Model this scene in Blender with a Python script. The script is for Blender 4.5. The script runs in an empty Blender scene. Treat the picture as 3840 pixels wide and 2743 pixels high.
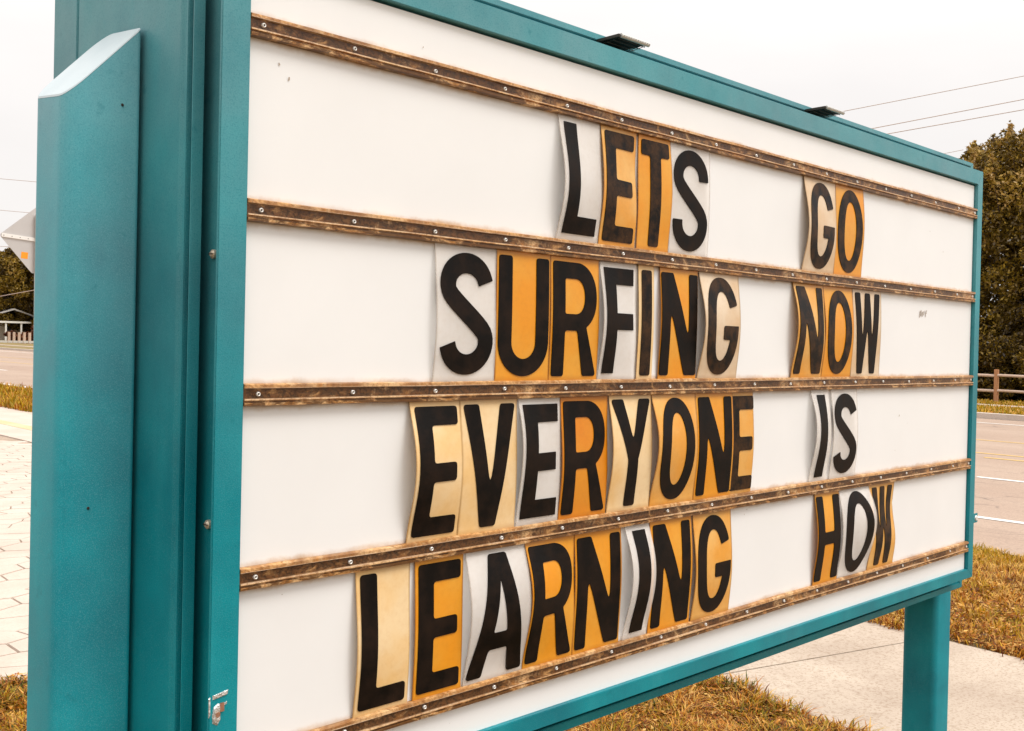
import bpy, bmesh, math, random
import numpy as np
from mathutils import Matrix, Vector
from mathutils.geometry import delaunay_2d_cdt
random.seed(7); np.random.seed(7)
S = bpy.context.scene
C = S.collection

# ------------------------------------------------------------------ camera
cd = bpy.data.cameras.new('camera'); cam = bpy.data.objects.new('camera', cd); C.objects.link(cam)
cd.sensor_width = 36.0; cd.sensor_fit = 'HORIZONTAL'; cd.lens = 36.5625
cd.clip_start = 0.05; cd.clip_end = 4000
RT = Vector((0.7117854, -0.70217754, 0.01755699)); UP = Vector((-0.00189866, 0.02307229, 0.999732)); FW = Vector((0.70239444, 0.71162797, -0.01508932))
CAM = Vector((-0.74651896, -1.25225755, 1.65))
cam.matrix_world = Matrix(((RT.x, UP.x, -FW.x, CAM.x), (RT.y, UP.y, -FW.y, CAM.y), (RT.z, UP.z, -FW.z, CAM.z), (0, 0, 0, 1)))
S.camera = cam

# ------------------------------------------------------------------ world, sun, exposure
W = bpy.data.worlds.new('World'); S.world = W; W.use_nodes = True
nt = W.node_tree; nt.nodes.clear()
wo = nt.nodes.new('ShaderNodeOutputWorld'); bg = nt.nodes.new('ShaderNodeBackground')
sky = nt.nodes.new('ShaderNodeTexSky'); sky.sky_type = 'NISHITA'; sky.sun_disc = False
SUN_EL, SUN_AZ = math.radians(58), math.radians(150)       # azimuth measured clockwise from +Y
sky.sun_elevation = SUN_EL; sky.sun_rotation = SUN_AZ; sky.dust_density = 3
tc = nt.nodes.new('ShaderNodeTexCoord'); sx = nt.nodes.new('ShaderNodeSeparateXYZ')
nt.links.new(tc.outputs['Generated'], sx.inputs[0])
sq = nt.nodes.new('ShaderNodeMath'); sq.operation = 'POWER'; sq.inputs[1].default_value = 2.0; sq.use_clamp = True
nt.links.new(sx.outputs['Z'], sq.inputs[0])
mr = nt.nodes.new('ShaderNodeMapRange'); mr.inputs['From Min'].default_value = 0.0; mr.inputs['From Max'].default_value = 1.0
mr.inputs['To Min'].default_value = 0.77; mr.inputs['To Max'].default_value = 2.05
nt.links.new(sq.outputs[0], mr.inputs['Value'])
ns = nt.nodes.new('ShaderNodeTexNoise'); ns.inputs['Scale'].default_value = 2.6; ns.inputs['Detail'].default_value = 5
mp = nt.nodes.new('ShaderNodeMapping'); mp.inputs['Scale'].default_value = (1, 1, 3)
nt.links.new(tc.outputs['Generated'], mp.inputs[0]); nt.links.new(mp.outputs[0], ns.inputs['Vector'])
cr = nt.nodes.new('ShaderNodeValToRGB')
cr.color_ramp.elements[0].position = 0.32; cr.color_ramp.elements[0].color = (8.3, 7.98, 7.80, 1)
cr.color_ramp.elements[1].position = 0.68; cr.color_ramp.elements[1].color = (9.1, 8.75, 8.50, 1)
nt.links.new(ns.outputs['Fac'], cr.inputs[0])
ml = nt.nodes.new('ShaderNodeVectorMath'); ml.operation = 'SCALE'
nt.links.new(cr.outputs[0], ml.inputs[0]); nt.links.new(mr.outputs[0], ml.inputs['Scale'])
mx = nt.nodes.new('ShaderNodeMix'); mx.data_type = 'RGBA'; mx.inputs['Factor'].default_value = 0.96
nt.links.new(sky.outputs[0], mx.inputs['A']); nt.links.new(ml.outputs[0], mx.inputs['B'])
nt.links.new(mx.outputs['Result'], bg.inputs['Color']); bg.inputs['Strength'].default_value = 0.1
nt.links.new(bg.outputs[0], wo.inputs[0])
sl = bpy.data.lights.new('sun', 'SUN'); sl.energy = 1.5; sl.angle = math.radians(24); sl.color = (1.0, 0.97, 0.92)
so = bpy.data.objects.new('sun', sl); C.objects.link(so)
sd = Vector((math.sin(SUN_AZ) * math.cos(SUN_EL), math.cos(SUN_AZ) * math.cos(SUN_EL), math.sin(SUN_EL)))
so.rotation_euler = sd.to_track_quat('Z', 'Y').to_euler(); so.location = (0, 0, 30)
S.view_settings.view_transform = 'Standard'; S.view_settings.look = 'None'; S.view_settings.gamma = 1
S.view_settings.use_curve_mapping = False; S.view_settings.exposure = 0.50

# ------------------------------------------------------------------ helpers
def G(x, y, h=0.0):
    """height of the slightly sloping ground"""
    xx = max(-60, min(300, x)); yy = max(-60, min(300, y))
    return -(0.0049595 * (xx - CAM.x) - 0.0126689 * (yy - CAM.y)) + h

def link(name, me, m=None, parent=None):
    o = bpy.data.objects.new(name, me); C.objects.link(o)
    if m is not None and me is not None and not me.materials:
        me.materials.append(m)
    if parent is not None: o.parent = parent
    return o

def tag(o, label=None, cat=None, group=None, kind=None):
    if label: o['label'] = label
    if cat: o['category'] = cat
    if group: o['group'] = group
    if kind: o['kind'] = kind
    return o

def thing(name, label, cat, loc=(0, 0, 0), group=None):
    o = bpy.data.objects.new(name, None); C.objects.link(o); o.location = loc
    return tag(o, label, cat, group)

def mesh(name, v, f):
    me = bpy.data.meshes.new(name); me.from_pydata([tuple(p) for p in v], [], f); me.update(); return me

def bm_mesh(name, bm, smooth=False):
    bmesh.ops.recalc_face_normals(bm, faces=bm.faces)
    me = bpy.data.meshes.new(name); bm.to_mesh(me); bm.free()
    if smooth:
        for p in me.polygons: p.use_smooth = True
    return me

def bm_box(bm, x0, x1, y0, y1, z0, z1, bev=0.0):
    vs = [bm.verts.new(p) for p in ((x0, y0, z0), (x1, y0, z0), (x1, y1, z0), (x0, y1, z0), (x0, y0, z1), (x1, y0, z1), (x1, y1, z1), (x0, y1, z1))]
    fs = [bm.faces.new([vs[i] for i in q]) for q in ((0, 3, 2, 1), (4, 5, 6, 7), (0, 1, 5, 4), (1, 2, 6, 5), (2, 3, 7, 6), (3, 0, 4, 7))]
    if bev:
        es = list({e for f in fs for e in f.edges})
        bmesh.ops.bevel(bm, geom=es, offset=bev, segments=2, affect='EDGES')

def bm_cyl(bm, p0, p1, r0, r1=None, n=10, caps=True):
    r1 = r0 if r1 is None else r1
    p0 = Vector(p0); p1 = Vector(p1); d = (p1 - p0).normalized()
    a = d.orthogonal().normalized(); b = d.cross(a)
    A = []; B = []
    for i in range(n):
        t = 2 * math.pi * i / n; q = a * math.cos(t) + b * math.sin(t)
        A.append(bm.verts.new(p0 + q * r0)); B.append(bm.verts.new(p1 + q * r1))
    for i in range(n):
        bm.faces.new((A[i], A[(i + 1) % n], B[(i + 1) % n], B[i]))
    if caps: bm.faces.new(A[::-1]); bm.faces.new(B)

def strip(pts0, pts1, h):
    """sheet between two polylines lying on the ground"""
    v = []; f = []
    for (a, b) in zip(pts0, pts1):
        v.append((a[0], a[1], G(a[0], a[1], h))); v.append((b[0], b[1], G(b[0], b[1], h)))
    for i in range(len(pts0) - 1): f.append((2 * i, 2 * i + 1, 2 * i + 3, 2 * i + 2))
    return v, f

def slab(x0, x1, y0, y1, h, thick, ny=6, nx=1):
    """box-like slab following the ground"""
    bm = bmesh.new()
    T = {}; 
    for i in range(nx + 1):
        for j in range(ny + 1):
            x = x0 + (x1 - x0) * i / nx; y = y0 + (y1 - y0) * j / ny
            T[i, j] = (bm.verts.new((x, y, G(x, y, h))), bm.verts.new((x, y, G(x, y, h - thick))))
    for i in range(nx):
        for j in range(ny):
            bm.faces.new((T[i, j][0], T[i + 1, j][0], T[i + 1, j + 1][0], T[i, j + 1][0]))
    for i in range(nx):
        for j in (0, ny):
            bm.faces.new((T[i, j][0], T[i + 1, j][0], T[i + 1, j][1], T[i, j][1]))
    for j in range(ny):
        for i in (0, nx):
            bm.faces.new((T[i, j][0], T[i, j + 1][0], T[i, j + 1][1], T[i, j][1]))
    return bm

# ------------------------------------------------------------------ materials
class NT:
    def __init__(s, name):
        s.m = bpy.data.materials.new(name); s.m.use_nodes = True; s.t = s.m.node_tree; s.t.nodes.clear()
        s.out = s.n('ShaderNodeOutputMaterial'); s.b = s.n('ShaderNodeBsdfPrincipled'); s.l(s.b.outputs[0], s.out.inputs[0])
        s.co = s.n('ShaderNodeTexCoord').outputs['Object']
    def n(s, k, **kw):
        x = s.t.nodes.new(k)
        for a, b in kw.items(): setattr(x, a, b)
        return x
    def l(s, a, b): s.t.links.new(a, b)
    def noise(s, scale, detail=4, rough=.55, vec=None, stretch=None, dist=0.0):
        x = s.n('ShaderNodeTexNoise'); x.inputs['Scale'].default_value = scale; x.inputs['Detail'].default_value = detail
        x.inputs['Roughness'].default_value = rough; x.inputs['Distortion'].default_value = dist
        v = vec or s.co
        if stretch:
            m = s.n('ShaderNodeMapping'); m.inputs['Scale'].default_value = stretch; s.l(v, m.inputs[0]); v = m.outputs[0]
        s.l(v, x.inputs['Vector']); return x.outputs['Fac']
    def ramp(s, fac, *els, interp='LINEAR'):
        r = s.n('ShaderNodeValToRGB'); r.color_ramp.interpolation = interp
        e = r.color_ramp.elements
        while len(e) < len(els): e.new(.5)
        for k, (p, c) in zip(e, els): 
            k.position = p; k.color = (c, c, c, 1) if isinstance(c, (int, float)) else (*c, 1)
        s.l(fac, r.inputs[0]); return r.outputs[0]
    def mix(s, f, a, b, mode='MIX'):
        x = s.n('ShaderNodeMix', data_type='RGBA', blend_type=mode)
        for sock, val in ((x.inputs['Factor'], f), (x.inputs['A'], a), (x.inputs['B'], b)):
            if hasattr(val, 'links'): s.l(val, sock)
            elif isinstance(val, (int, float)): sock.default_value = val if sock.type == 'VALUE' else (val, val, val, 1)
            else: sock.default_value = (*val, 1)
        return x.outputs['Result']
    def math(s, op, a, b=0.0, clamp=False):
        x = s.n('ShaderNodeMath', operation=op); x.use_clamp = clamp
        for k, v in enumerate((a, b)):
            if hasattr(v, 'links'): s.l(v, x.inputs[k])
            else: x.inputs[k].default_value = v
        return x.outputs[0]
    def bump(s, h, strength=.3, dist=.01):
        x = s.n('ShaderNodeBump'); x.inputs['Strength'].default_value = strength; x.inputs['Distance'].default_value = dist
        s.l(h, x.inputs['Height']); s.l(x.outputs[0], s.b.inputs['Normal'])
    def col(s, c):
        if hasattr(c, 'links'): s.l(c, s.b.inputs['Base Color'])
        else: s.b.inputs['Base Color'].default_value = (*c, 1)
    def set(s, **kw):
        for k, v in kw.items():
            k = k.replace('_', ' ')
            if hasattr(v, 'links'): s.l(v, s.b.inputs[k])
            else: s.b.inputs[k].default_value = v
        return s.m

def teal_paint():
    k = NT('teal enamel paint')
    big = k.noise(3.0, 5, .6); fine = k.noise(420, 2, .7); run = k.noise(5, 4, .6, stretch=(2, 2, .5)); cloud = k.noise(8, 5, .65)
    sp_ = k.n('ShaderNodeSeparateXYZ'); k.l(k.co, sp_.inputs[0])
    c = k.mix(k.ramp(big, (.35, 0), (.7, 1)), (.000, .150, .190), (.000, .285, .325))
    # sky reflection on the upper sign and posts, painted in as a cloudy paler tone
    sky_sheen = k.math('MULTIPLY', k.ramp(k.math('SUBTRACT', sp_.outputs['Z'], 1.3), (.15, .0), (.95, .58)), k.ramp(cloud, (.30, .55), (.68, 1.0)))
    c = k.mix(sky_sheen, c, (.24, .41, .44))
    c = k.mix(k.math('MULTIPLY', k.ramp(run, (.50, 0), (.72, 1)), .22), c, (.06, .36, .40))
    sp = k.noise(900, 2, .5)
    c = k.mix(k.math('MULTIPLY', k.ramp(sp, (.52, 0), (.72, 1)), .30), c, (.20, .42, .44))
    c = k.mix(k.math('MULTIPLY', k.ramp(fine, (.50, 0), (.70, 1)), .38), c, (.0, .15, .19))
    spot = k.noise(30, 3, .6)
    c = k.mix(k.math('MULTIPLY', k.ramp(spot, (.66, 0), (.74, 1)), .35), c, (.0, .15, .18))
    k.col(c); k.bump(k.math('ADD', k.math('MULTIPLY', fine, .5), k.math('MULTIPLY', sp, .3)), .35, .001)
    k.b.inputs['Specular IOR Level'].default_value = .22
    return k.set(Roughness=k.ramp(big, (.3, .34), (.7, .5)), IOR=1.5)
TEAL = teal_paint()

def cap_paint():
    k = NT('pale blue paint with sky sheen painted in'); n = k.noise(14, 4)  # sky reflected off the sloping cap is painted into this pale colour
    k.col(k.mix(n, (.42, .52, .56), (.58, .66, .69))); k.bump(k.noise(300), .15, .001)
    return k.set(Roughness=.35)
CAP = cap_paint()

Z0, RP = 2.081463, 0.2486618        # first track height and track spacing
def panel_mat():
    k = NT('white acrylic face')
    sp = k.n('ShaderNodeSeparateXYZ'); k.l(k.co, sp.inputs[0]); z = sp.outputs['Z']
    u = k.math('SUBTRACT', z, Z0 - .0015); u = k.math('DIVIDE', u, RP); u = k.math('ADD', u, 20.5)
    fr = k.math('ABSOLUTE', k.math('SUBTRACT', k.math('FRACT', u), .5))          # distance to nearest track, in pitches
    n1 = k.noise(22, 5, .65, stretch=(1, 1, 1)); n2 = k.noise(5, 3, .5)
    edge = k.math('ADD', fr, k.math('MULTIPLY', k.math('SUBTRACT', n1, .5), -.07))
    halo = k.ramp(edge, (.055, 1), (.098, 0), interp='EASE')
    c = k.mix(k.ramp(n2, (.35, 0), (.7, 1)), (.82, .82, .815), (.85, .85, .845))
    c = k.mix(k.math('MULTIPLY', halo, k.ramp(n2, (.3, .95), (.65, .25))), c, (.50, .30, .13))
    speck = k.noise(140, 2, .5)
    c = k.mix(k.ramp(speck, (.795, 0), (.81, 1)), c, (.25, .17, .10))
    mot = k.noise(60, 3, .6)
    c = k.mix(k.math('MULTIPLY', mot, .06), c, (.70, .66, .60))
    k.col(c); k.bump(mot, .03, .001)
    return k.set(Roughness=.42)
PANEL = panel_mat()

def rail_mat():
    k = NT('grimy clear plastic track')
    sp = k.n('ShaderNodeSeparateXYZ'); k.l(k.co, sp.inputs[0])
    zz = sp.outputs['Z']                                          # object space: 0 on the rivet line
    n1 = k.noise(16, 5, .7, stretch=(1, 1, 1.2), dist=.5); n2 = k.noise(34, 5, .75, stretch=(.7, 1, 1.4), dist=.8); n3 = k.noise(4.5, 3)
    n4 = k.noise(190, 3, .7); n5 = k.noise(11, 3, .6)
    base = k.ramp(n1, (.30, (.32, .13, .03)), (.42, (.64, .36, .14)), (.50, (.38, .16, .04)), (.58, (.70, .45, .22)), (.70, (.44, .19, .045)))
    ch = k.ramp(k.math('ABSOLUTE', k.math('MULTIPLY', zz, 100)), (.60, 1), (.70, 0))      # the riveted groove
    patch = k.ramp(k.math('ADD', k.math('MULTIPLY', n2, .5), k.math('MULTIPLY', n3, .5)), (.42, 0), (.50, 1))
    dark = k.mix(k.ramp(n4, (.4, 0), (.65, 1)), (.030, .010, .003), (.15, .060, .018))
    c = k.mix(k.math('MULTIPLY', ch, k.math('MULTIPLY', patch, .95)), base, dark)
    top = k.ramp(k.math('MULTIPLY', zz, 100), (.55, 0), (.66, 1), (.78, 1), (.86, 0))
    c = k.mix(k.math('MULTIPLY', top, k.ramp(n2, (.38, 0), (.5, .9))), c, (.09, .035, .01))
    up_ = k.ramp(k.math('MULTIPLY', zz, 100), (.75, 0), (.9, 1))
    c = k.mix(k.math('MULTIPLY', up_, k.ramp(n5, (.50, 0), (.60, .75))), c, (.24, .10, .03))
    rid = k.math('ABSOLUTE', k.math('SUBTRACT', k.math('ABSOLUTE', k.math('SUBTRACT', k.math('MULTIPLY', zz, 100), .03)), .74))
    c = k.mix(k.math('MULTIPLY', k.ramp(rid, (.04, 1), (.10, 0)), k.ramp(n5, (.35, .2), (.6, .8))), c, (.70, .50, .33))
    edg = k.ramp(k.math('MULTIPLY', zz, 100), (1.22, 0), (1.36, 1))
    c = k.mix(k.math('MULTIPLY', edg, k.ramp(n2, (.42, 0), (.50, .9))), c, (.08, .03, .01))
    bot = k.ramp(k.math('MULTIPLY', zz, -100), (.9, 0), (1.1, 1))
    c = k.mix(k.math('MULTIPLY', bot, k.ramp(n2, (.44, 0), (.52, .9))), c, (.10, .04, .012))
    c = k.mix(k.math('MULTIPLY', k.ramp(n4, (.50, 0), (.64, 1)), .55), c, (.15, .06, .02))
    k.col(c); k.bump(n4, .4, .002)
    return k.set(Roughness=.38, IOR=1.45)
RAIL = rail_mat()

def tile_mat(name, a, b, edge, trans=0.0, rough=.35):
    k = NT(name)
    oi = k.n('ShaderNodeObjectInfo')
    off = k.n('ShaderNodeVectorMath', operation='ADD'); k.l(k.co, off.inputs[0])
    sc = k.n('ShaderNodeVectorMath', operation='SCALE'); k.l(oi.outputs['Location'], sc.inputs[0]); sc.inputs['Scale'].default_value = 7.3
    k.l(sc.outputs[0], off.inputs[1]); v = off.outputs[0]
    n1 = k.noise(11, 3, .5, vec=v); n2 = k.noise(90, 4, .7, vec=v)
    c = k.mix(k.ramp(n1, (.36, 0), (.64, 1)), a, b)
    c = k.mix(k.math('MULTIPLY', k.ramp(n2, (.45, 0), (.8, 1)), .22), c, edge)
    ge = k.n('ShaderNodeSeparateXYZ'); k.l(k.n('ShaderNodeTexCoord').outputs['Generated'], ge.inputs[0])
    ex = k.math('ABSOLUTE', k.math('SUBTRACT', ge.outputs['X'], .5)); ez = k.math('ABSOLUTE', k.math('SUBTRACT', ge.outputs['Z'], .5))
    em = k.math('MAXIMUM', k.ramp(k.math('ADD', ex, k.math('MULTIPLY', n2, .012)), (.470, 0), (.500, 1)), k.ramp(k.math('ADD', ez, k.math('MULTIPLY', n1, .05)), (.475, 0), (.525, .7)))
    c = k.mix(k.math('MULTIPLY', em, .8), c, tuple(x * .62 for x in edge))
    k.col(c); k.bump(n2, .05, .001); k.set(Roughness=rough)
    if trans:
        tr = k.n('ShaderNodeBsdfTransparent'); m = k.n('ShaderNodeMixShader'); m.inputs[0].default_value = trans
        k.l(k.b.outputs[0], m.inputs[1]); k.l(tr.outputs[0], m.inputs[2]); k.l(m.outputs[0], k.out.inputs[0])
    return k.m
TILE = {
 'clear': tile_mat('clear plastic tile', (.92, .88, .84), (.89, .84, .79), (.70, .58, .46), .55),
 'beige': tile_mat('beige plastic tile', (.72, .58, .42), (.66, .46, .27), (.48, .27, .10)),
 'pale': tile_mat('pale yellowed plastic tile', (.80, .52, .22), (.82, .62, .36), (.58, .29, .07)),
 'honey': tile_mat('honey plastic tile', (.74, .32, .035), (.76, .43, .12), (.44, .16, .01)),
 'amber': tile_mat('amber plastic tile', (.76, .285, .005), (.74, .34, .03), (.50, .15, .004)),
 'deep': tile_mat('deep amber plastic tile', (.68, .215, .003), (.70, .26, .010), (.40, .11, .003)),
}
def letter_mat():
    k = NT('black letter vinyl'); n = k.noise(22, 4, .6); n2 = k.noise(160, 3, .7)
    c = k.mix(k.ramp(n, (.42, 0), (.75, 1)), (.0040, .0026, .0018), (.022, .011, .006))
    c = k.mix(k.ramp(n2, (.76, 0), (.80, 1)), c, (.35, .22, .13))
    k.col(c); k.bump(n2, .15, .001); k.b.inputs['Specular IOR Level'].default_value = .12; return k.set(Roughness=k.ramp(n, (.3, .40), (.7, .6)))
BLACK = letter_mat()
def worn_mat():
    k = NT('worn brown-black letter vinyl'); n = k.noise(26, 4, .7); n2 = k.noise(150, 3, .7)
    c = k.mix(k.ramp(n, (.42, 0), (.62, 1)), (.006, .0035, .002), (.050, .022, .007))
    c = k.mix(k.ramp(n2, (.72, 0), (.80, 1)), c, (.30, .17, .07))
    k.col(c); k.bump(n2, .2, .001); k.b.inputs['Specular IOR Level'].default_value = .15; return k.set(Roughness=.45)
WORN = worn_mat()
def simple(name, c, r=.5, metal=0.0, var=.25, sc=30, bump=.1):
    k = NT(name); n = k.noise(sc, 4, .6)
    k.col(k.mix(n, tuple(x * (1 - var) for x in c), tuple(min(1, x * (1 + var)) for x in c)))
    k.bump(n, bump, .005); return k.set(Roughness=r, Metallic=metal)
METAL = simple('zinc plated steel', (.62, .60, .57), .3, .8, .2, 400)
HOLE = simple('dark rivet core', (.03, .02, .015), .7)
RIVET = simple('white aluminium rivet', (.78, .76, .72), .3, .3, .15, 300)
DARKM = simple('dark bronze metal', (.045, .038, .030), .45, .5, .6, 200)
PALEM = simple('pale galvanised metal', (.55, .54, .50), .35, .6, .3, 200)
BARE = simple('scraped bare metal', (.75, .74, .72), .25, .7, .3, 200, .6)
SIGNAL = simple('aluminium sign back', (.52, .50, .49), .45, .35, .08, 5)
STICK = simple('orange sticker', (.85, .30, .01), .5, 0, .1, 60)
WHITEP = simple('white paint', (.72, .70, .66), .6, 0, .1, 12)
YELLP = simple('faded yellow road paint', (.62, .40, .12), .7, 0, .3, 20)
WOOD = simple('weathered wood rail', (.52, .38, .29), .8, 0, .4, 14, .4)
WOODP = simple('orange brown wood post', (.42, .20, .09), .8, 0, .4, 20, .4)
BARK = simple('brown bark', (.09, .055, .035), .9, 0, .5, 12, .8)
WIRE = simple('faded cable', (.42, .33, .28), .6, 0, .2, 3)
ROOFM = simple('pale metal roof', (.62, .60, .58), .5, 0, .15, 3)
GLASSD = simple('dark window glass', (.03, .03, .035), .1, 0, .2, 3, 0)

def concrete(name, a, b, stain=(.22, .17, .12)):
    k = NT(name); n1 = k.noise(1.7, 5, .6); n2 = k.noise(60, 4, .75); n3 = k.noise(9, 4, .6); n4 = k.noise(260, 3, .8)
    c = k.mix(k.ramp(n1, (.35, 0), (.65, 1)), a, b)
    c = k.mix(k.math('MULTIPLY', k.ramp(n2, (.50, 0), (.62, 1)), .55), c, stain)
    c = k.mix(k.math('MULTIPLY', k.ramp(n3, (.55, 0), (.75, 1)), .35), c, stain)
    c = k.mix(k.math('MULTIPLY', k.ramp(n4, (.55, 0), (.7, 1)), .35), c, tuple(x * .6 for x in stain))
    k.col(c); k.bump(k.math('ADD', n2, k.math('MULTIPLY', n4, .6)), .5, .004); return k.set(Roughness=.9)
CONC = concrete('sidewalk concrete', (.39, .31, .24), (.49, .405, .32), (.22, .14, .085))
PAVE = concrete('stamped pale paver', (.49, .40, .33), (.59, .495, .42), (.45, .36, .29))
KERB = concrete('kerb concrete', (.50, .43, .37), (.58, .50, .44))
BAND = concrete('tan concrete band', (.58, .42, .22), (.64, .50, .32), (.5, .33, .16))
JOINT = concrete('sandy joint', (.34, .25, .18), (.42, .32, .24))
def asphalt():
    k = NT('worn asphalt'); n1 = k.noise(.35, 5, .6, stretch=(1, .25, 1)); n2 = k.noise(45, 3, .8); n3 = k.noise(3, 5, .6, stretch=(1, .3, 1))
    n4 = k.noise(14, 3, .8)
    c = k.mix(k.ramp(n1, (.35, 0), (.65, 1)), (.35, .245, .18), (.42, .31, .235))
    c = k.mix(k.math('MULTIPLY', k.ramp(n2, (.48, 0), (.68, 1)), .45), c, (.14, .10, .08))
    c = k.mix(k.math('MULTIPLY', k.ramp(n4, (.5, 0), (.7, 1)), .3), c, (.16, .115, .09))
    c = k.mix(k.math('MULTIPLY', k.ramp(n3, (.55, 0), (.7, 1)), .3), c, (.20, .145, .11))
    vo = k.n('ShaderNodeTexVoronoi', feature='DISTANCE_TO_EDGE'); vo.inputs['Scale'].default_value = .45
    wv = k.n('ShaderNodeVectorMath', operation='ADD'); nz = k.n('ShaderNodeTexNoise'); nz.inputs['Scale'].default_value = 1.2; k.l(k.co, nz.inputs['Vector'])
    k.l(k.co, wv.inputs[0]); k.l(nz.outputs['Color'], wv.inputs[1]); k.l(wv.outputs[0], vo.inputs['Vector'])
    c = k.mix(k.math('MULTIPLY', k.ramp(vo.outputs['Distance'], (.004, 1), (.010, 0)), k.ramp(n3, (.45, 0), (.6, .55))), c, (.10, .075, .06))
    k.col(c); k.bump(n2, .5, .006); return k.set(Roughness=.85)
ASPH = asphalt()
def soil():
    k = NT('dry turf soil'); n1 = k.noise(1.5, 5, .6); n2 = k.noise(40, 4, .7)
    c = k.mix(k.ramp(n2, (.35, 0), (.65, 1)), (.06, .028, .012), (.20, .11, .05))
    c = k.mix(k.ramp(n1, (.45, 0), (.65, 1)), c, (.13, .10, .025))
    k.col(c); k.bump(n2, .9, .03); return k.set(Roughness=.95)
SOIL = soil()
def land():
    k = NT('far dry grass'); n1 = k.noise(.12, 5, .6); n2 = k.noise(3, 5, .7)
    c = k.mix(n1, (.20, .13, .035), (.14, .11, .03)); c = k.mix(k.ramp(n2, (.4, 0), (.65, .7)), c, (.30, .21, .07))
    k.col(c); k.bump(n2, .8, .05); return k.set(Roughness=.95)
LAND = land()
def attr_mat(name, ramp_els, rough=.6, subs=0.0, spec=.3):
    k = NT(name); k.b.inputs['Specular IOR Level'].default_value = spec; a = k.n('ShaderNodeAttribute'); a.attribute_name = 'tone'
    sp = k.n('ShaderNodeSeparateColor'); k.l(a.outputs['Color'], sp.inputs[0])
    c = k.ramp(sp.outputs[0], *ramp_els)
    c = k.mix(1.0, c, k.ramp(sp.outputs[1], (0, .55), (1, 1.0)), 'MULTIPLY')
    k.col(c); k.set(Roughness=rough)
    if subs:
        t = k.n('ShaderNodeBsdfTranslucent'); k.l(c, t.inputs['Color']); m = k.n('ShaderNodeMixShader'); m.inputs[0].default_value = subs
        k.l(k.b.outputs[0], m.inputs[1]); k.l(t.outputs[0], m.inputs[2]); k.l(m.outputs[0], k.out.inputs[0])
    return k.m
GRASS = attr_mat('turf blades', [(0.0, (.05, .010, .001)), (.20, (.36, .10, .004)), (.40, (.80, .34, .03)), (.55, (.90, .56, .17)), (.70, (.66, .38, .002)), (.88, (.34, .25, .002)), (1.0, (.06, .075, .006))], .55, .3)
LEAF = attr_mat('tree leaves', [(0.0, (.022, .011, .003)), (.35, (.09, .052, .007)), (.6, (.24, .15, .014)), (.8, (.42, .27, .025)), (1.0, (.60, .38, .12))], .38, .22)
REDLEAF = attr_mat('rusty shrub leaves', [(0.0, (.05, .012, .004)), (.5, (.20, .055, .015)), (1.0, (.34, .13, .04))], .5, .2)

# ------------------------------------------------------------------ ground and road (X across the road, Y along it)
xs = [-900, -60, -10, 60, 300, 1800]; ys = [-900, -60, 0, 60, 300, 1800]
v = [(x, y, G(x, y, -.06)) for x in xs for y in ys]
f = [(i * 6 + j, (i + 1) * 6 + j, (i + 1) * 6 + j + 1, i * 6 + j + 1) for i in range(5) for j in range(5)]
tag(link('ground', mesh('ground', v, f), LAND), kind='structure')

def near_edge(y):            # the road's near edge drifts outward to the left of the picture
    t = min(1, max(0, (y - 2) / 27)); return 8.42 + 1.05 * t
ysr = [-60, -20, 0, 2, 5, 10, 15, 20, 25, 30, 60, 120, 300]
v, f = strip([(near_edge(y), y) for y in ysr], [(28.4, y) for y in ysr], 0.0)
tag(link('road', mesh('road', v, f), ASPH), kind='structure')
def marking(name, x, w, y0, y1, m, n=6):
    yy = [y0 + (y1 - y0) * i / n for i in range(n + 1)]
    v, f = strip([(x - w / 2, y) for y in yy], [(x + w / 2, y) for y in yy], .005)
    return tag(link(name, mesh(name, v, f), m), kind='structure')
marking('road_edge_line', 10.27, .13, -60, 300, WHITEP)
for a, b in ((-8, -5), (1.3, 4.45), (13.6, 16.6), (25.8, 28.8), (42.2, 46), (54, 57)):
    marking('lane_dash', 13.98, .13, a, b, WHITEP, 2)
marking('centre_line', 17.75, .12, -60, 300, YELLP)
for a, b in ((-6, -3), (2.4, 5.5), (14, 17), (26, 29)): marking('centre_dash', 16.98, .12, a, b, YELLP, 2)
marking('centre_line', 20.7, .12, -60, 300, YELLP)
marking('road_edge_line', 26.45, .15, -60, 300, WHITEP)
# far kerb, verge, walk
tag(link('kerb', bm_mesh('kerb', slab(28.4, 28.75, -60, 10.6, .15, .3, 8)), KERB), kind='structure')
tag(link('kerb', bm_mesh('kerb', slab(28.4, 28.75, 10.75, 300, .15, .3, 8)), KERB), kind='structure')
tag(link('far_verge', bm_mesh('far_verge', slab(28.75, 33.0, -60, 300, .12, .3, 12)), LAND), kind='structure')
tag(link('far_sidewalk', bm_mesh('far_sidewalk', slab(33.0, 34.3, -60, 300, .15, .3, 12)), CONC), kind='structure')
tag(link('far_lawn', bm_mesh('far_lawn', slab(34.3, 60, -60, 300, .10, .3, 12)), LAND), kind='structure')

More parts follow.
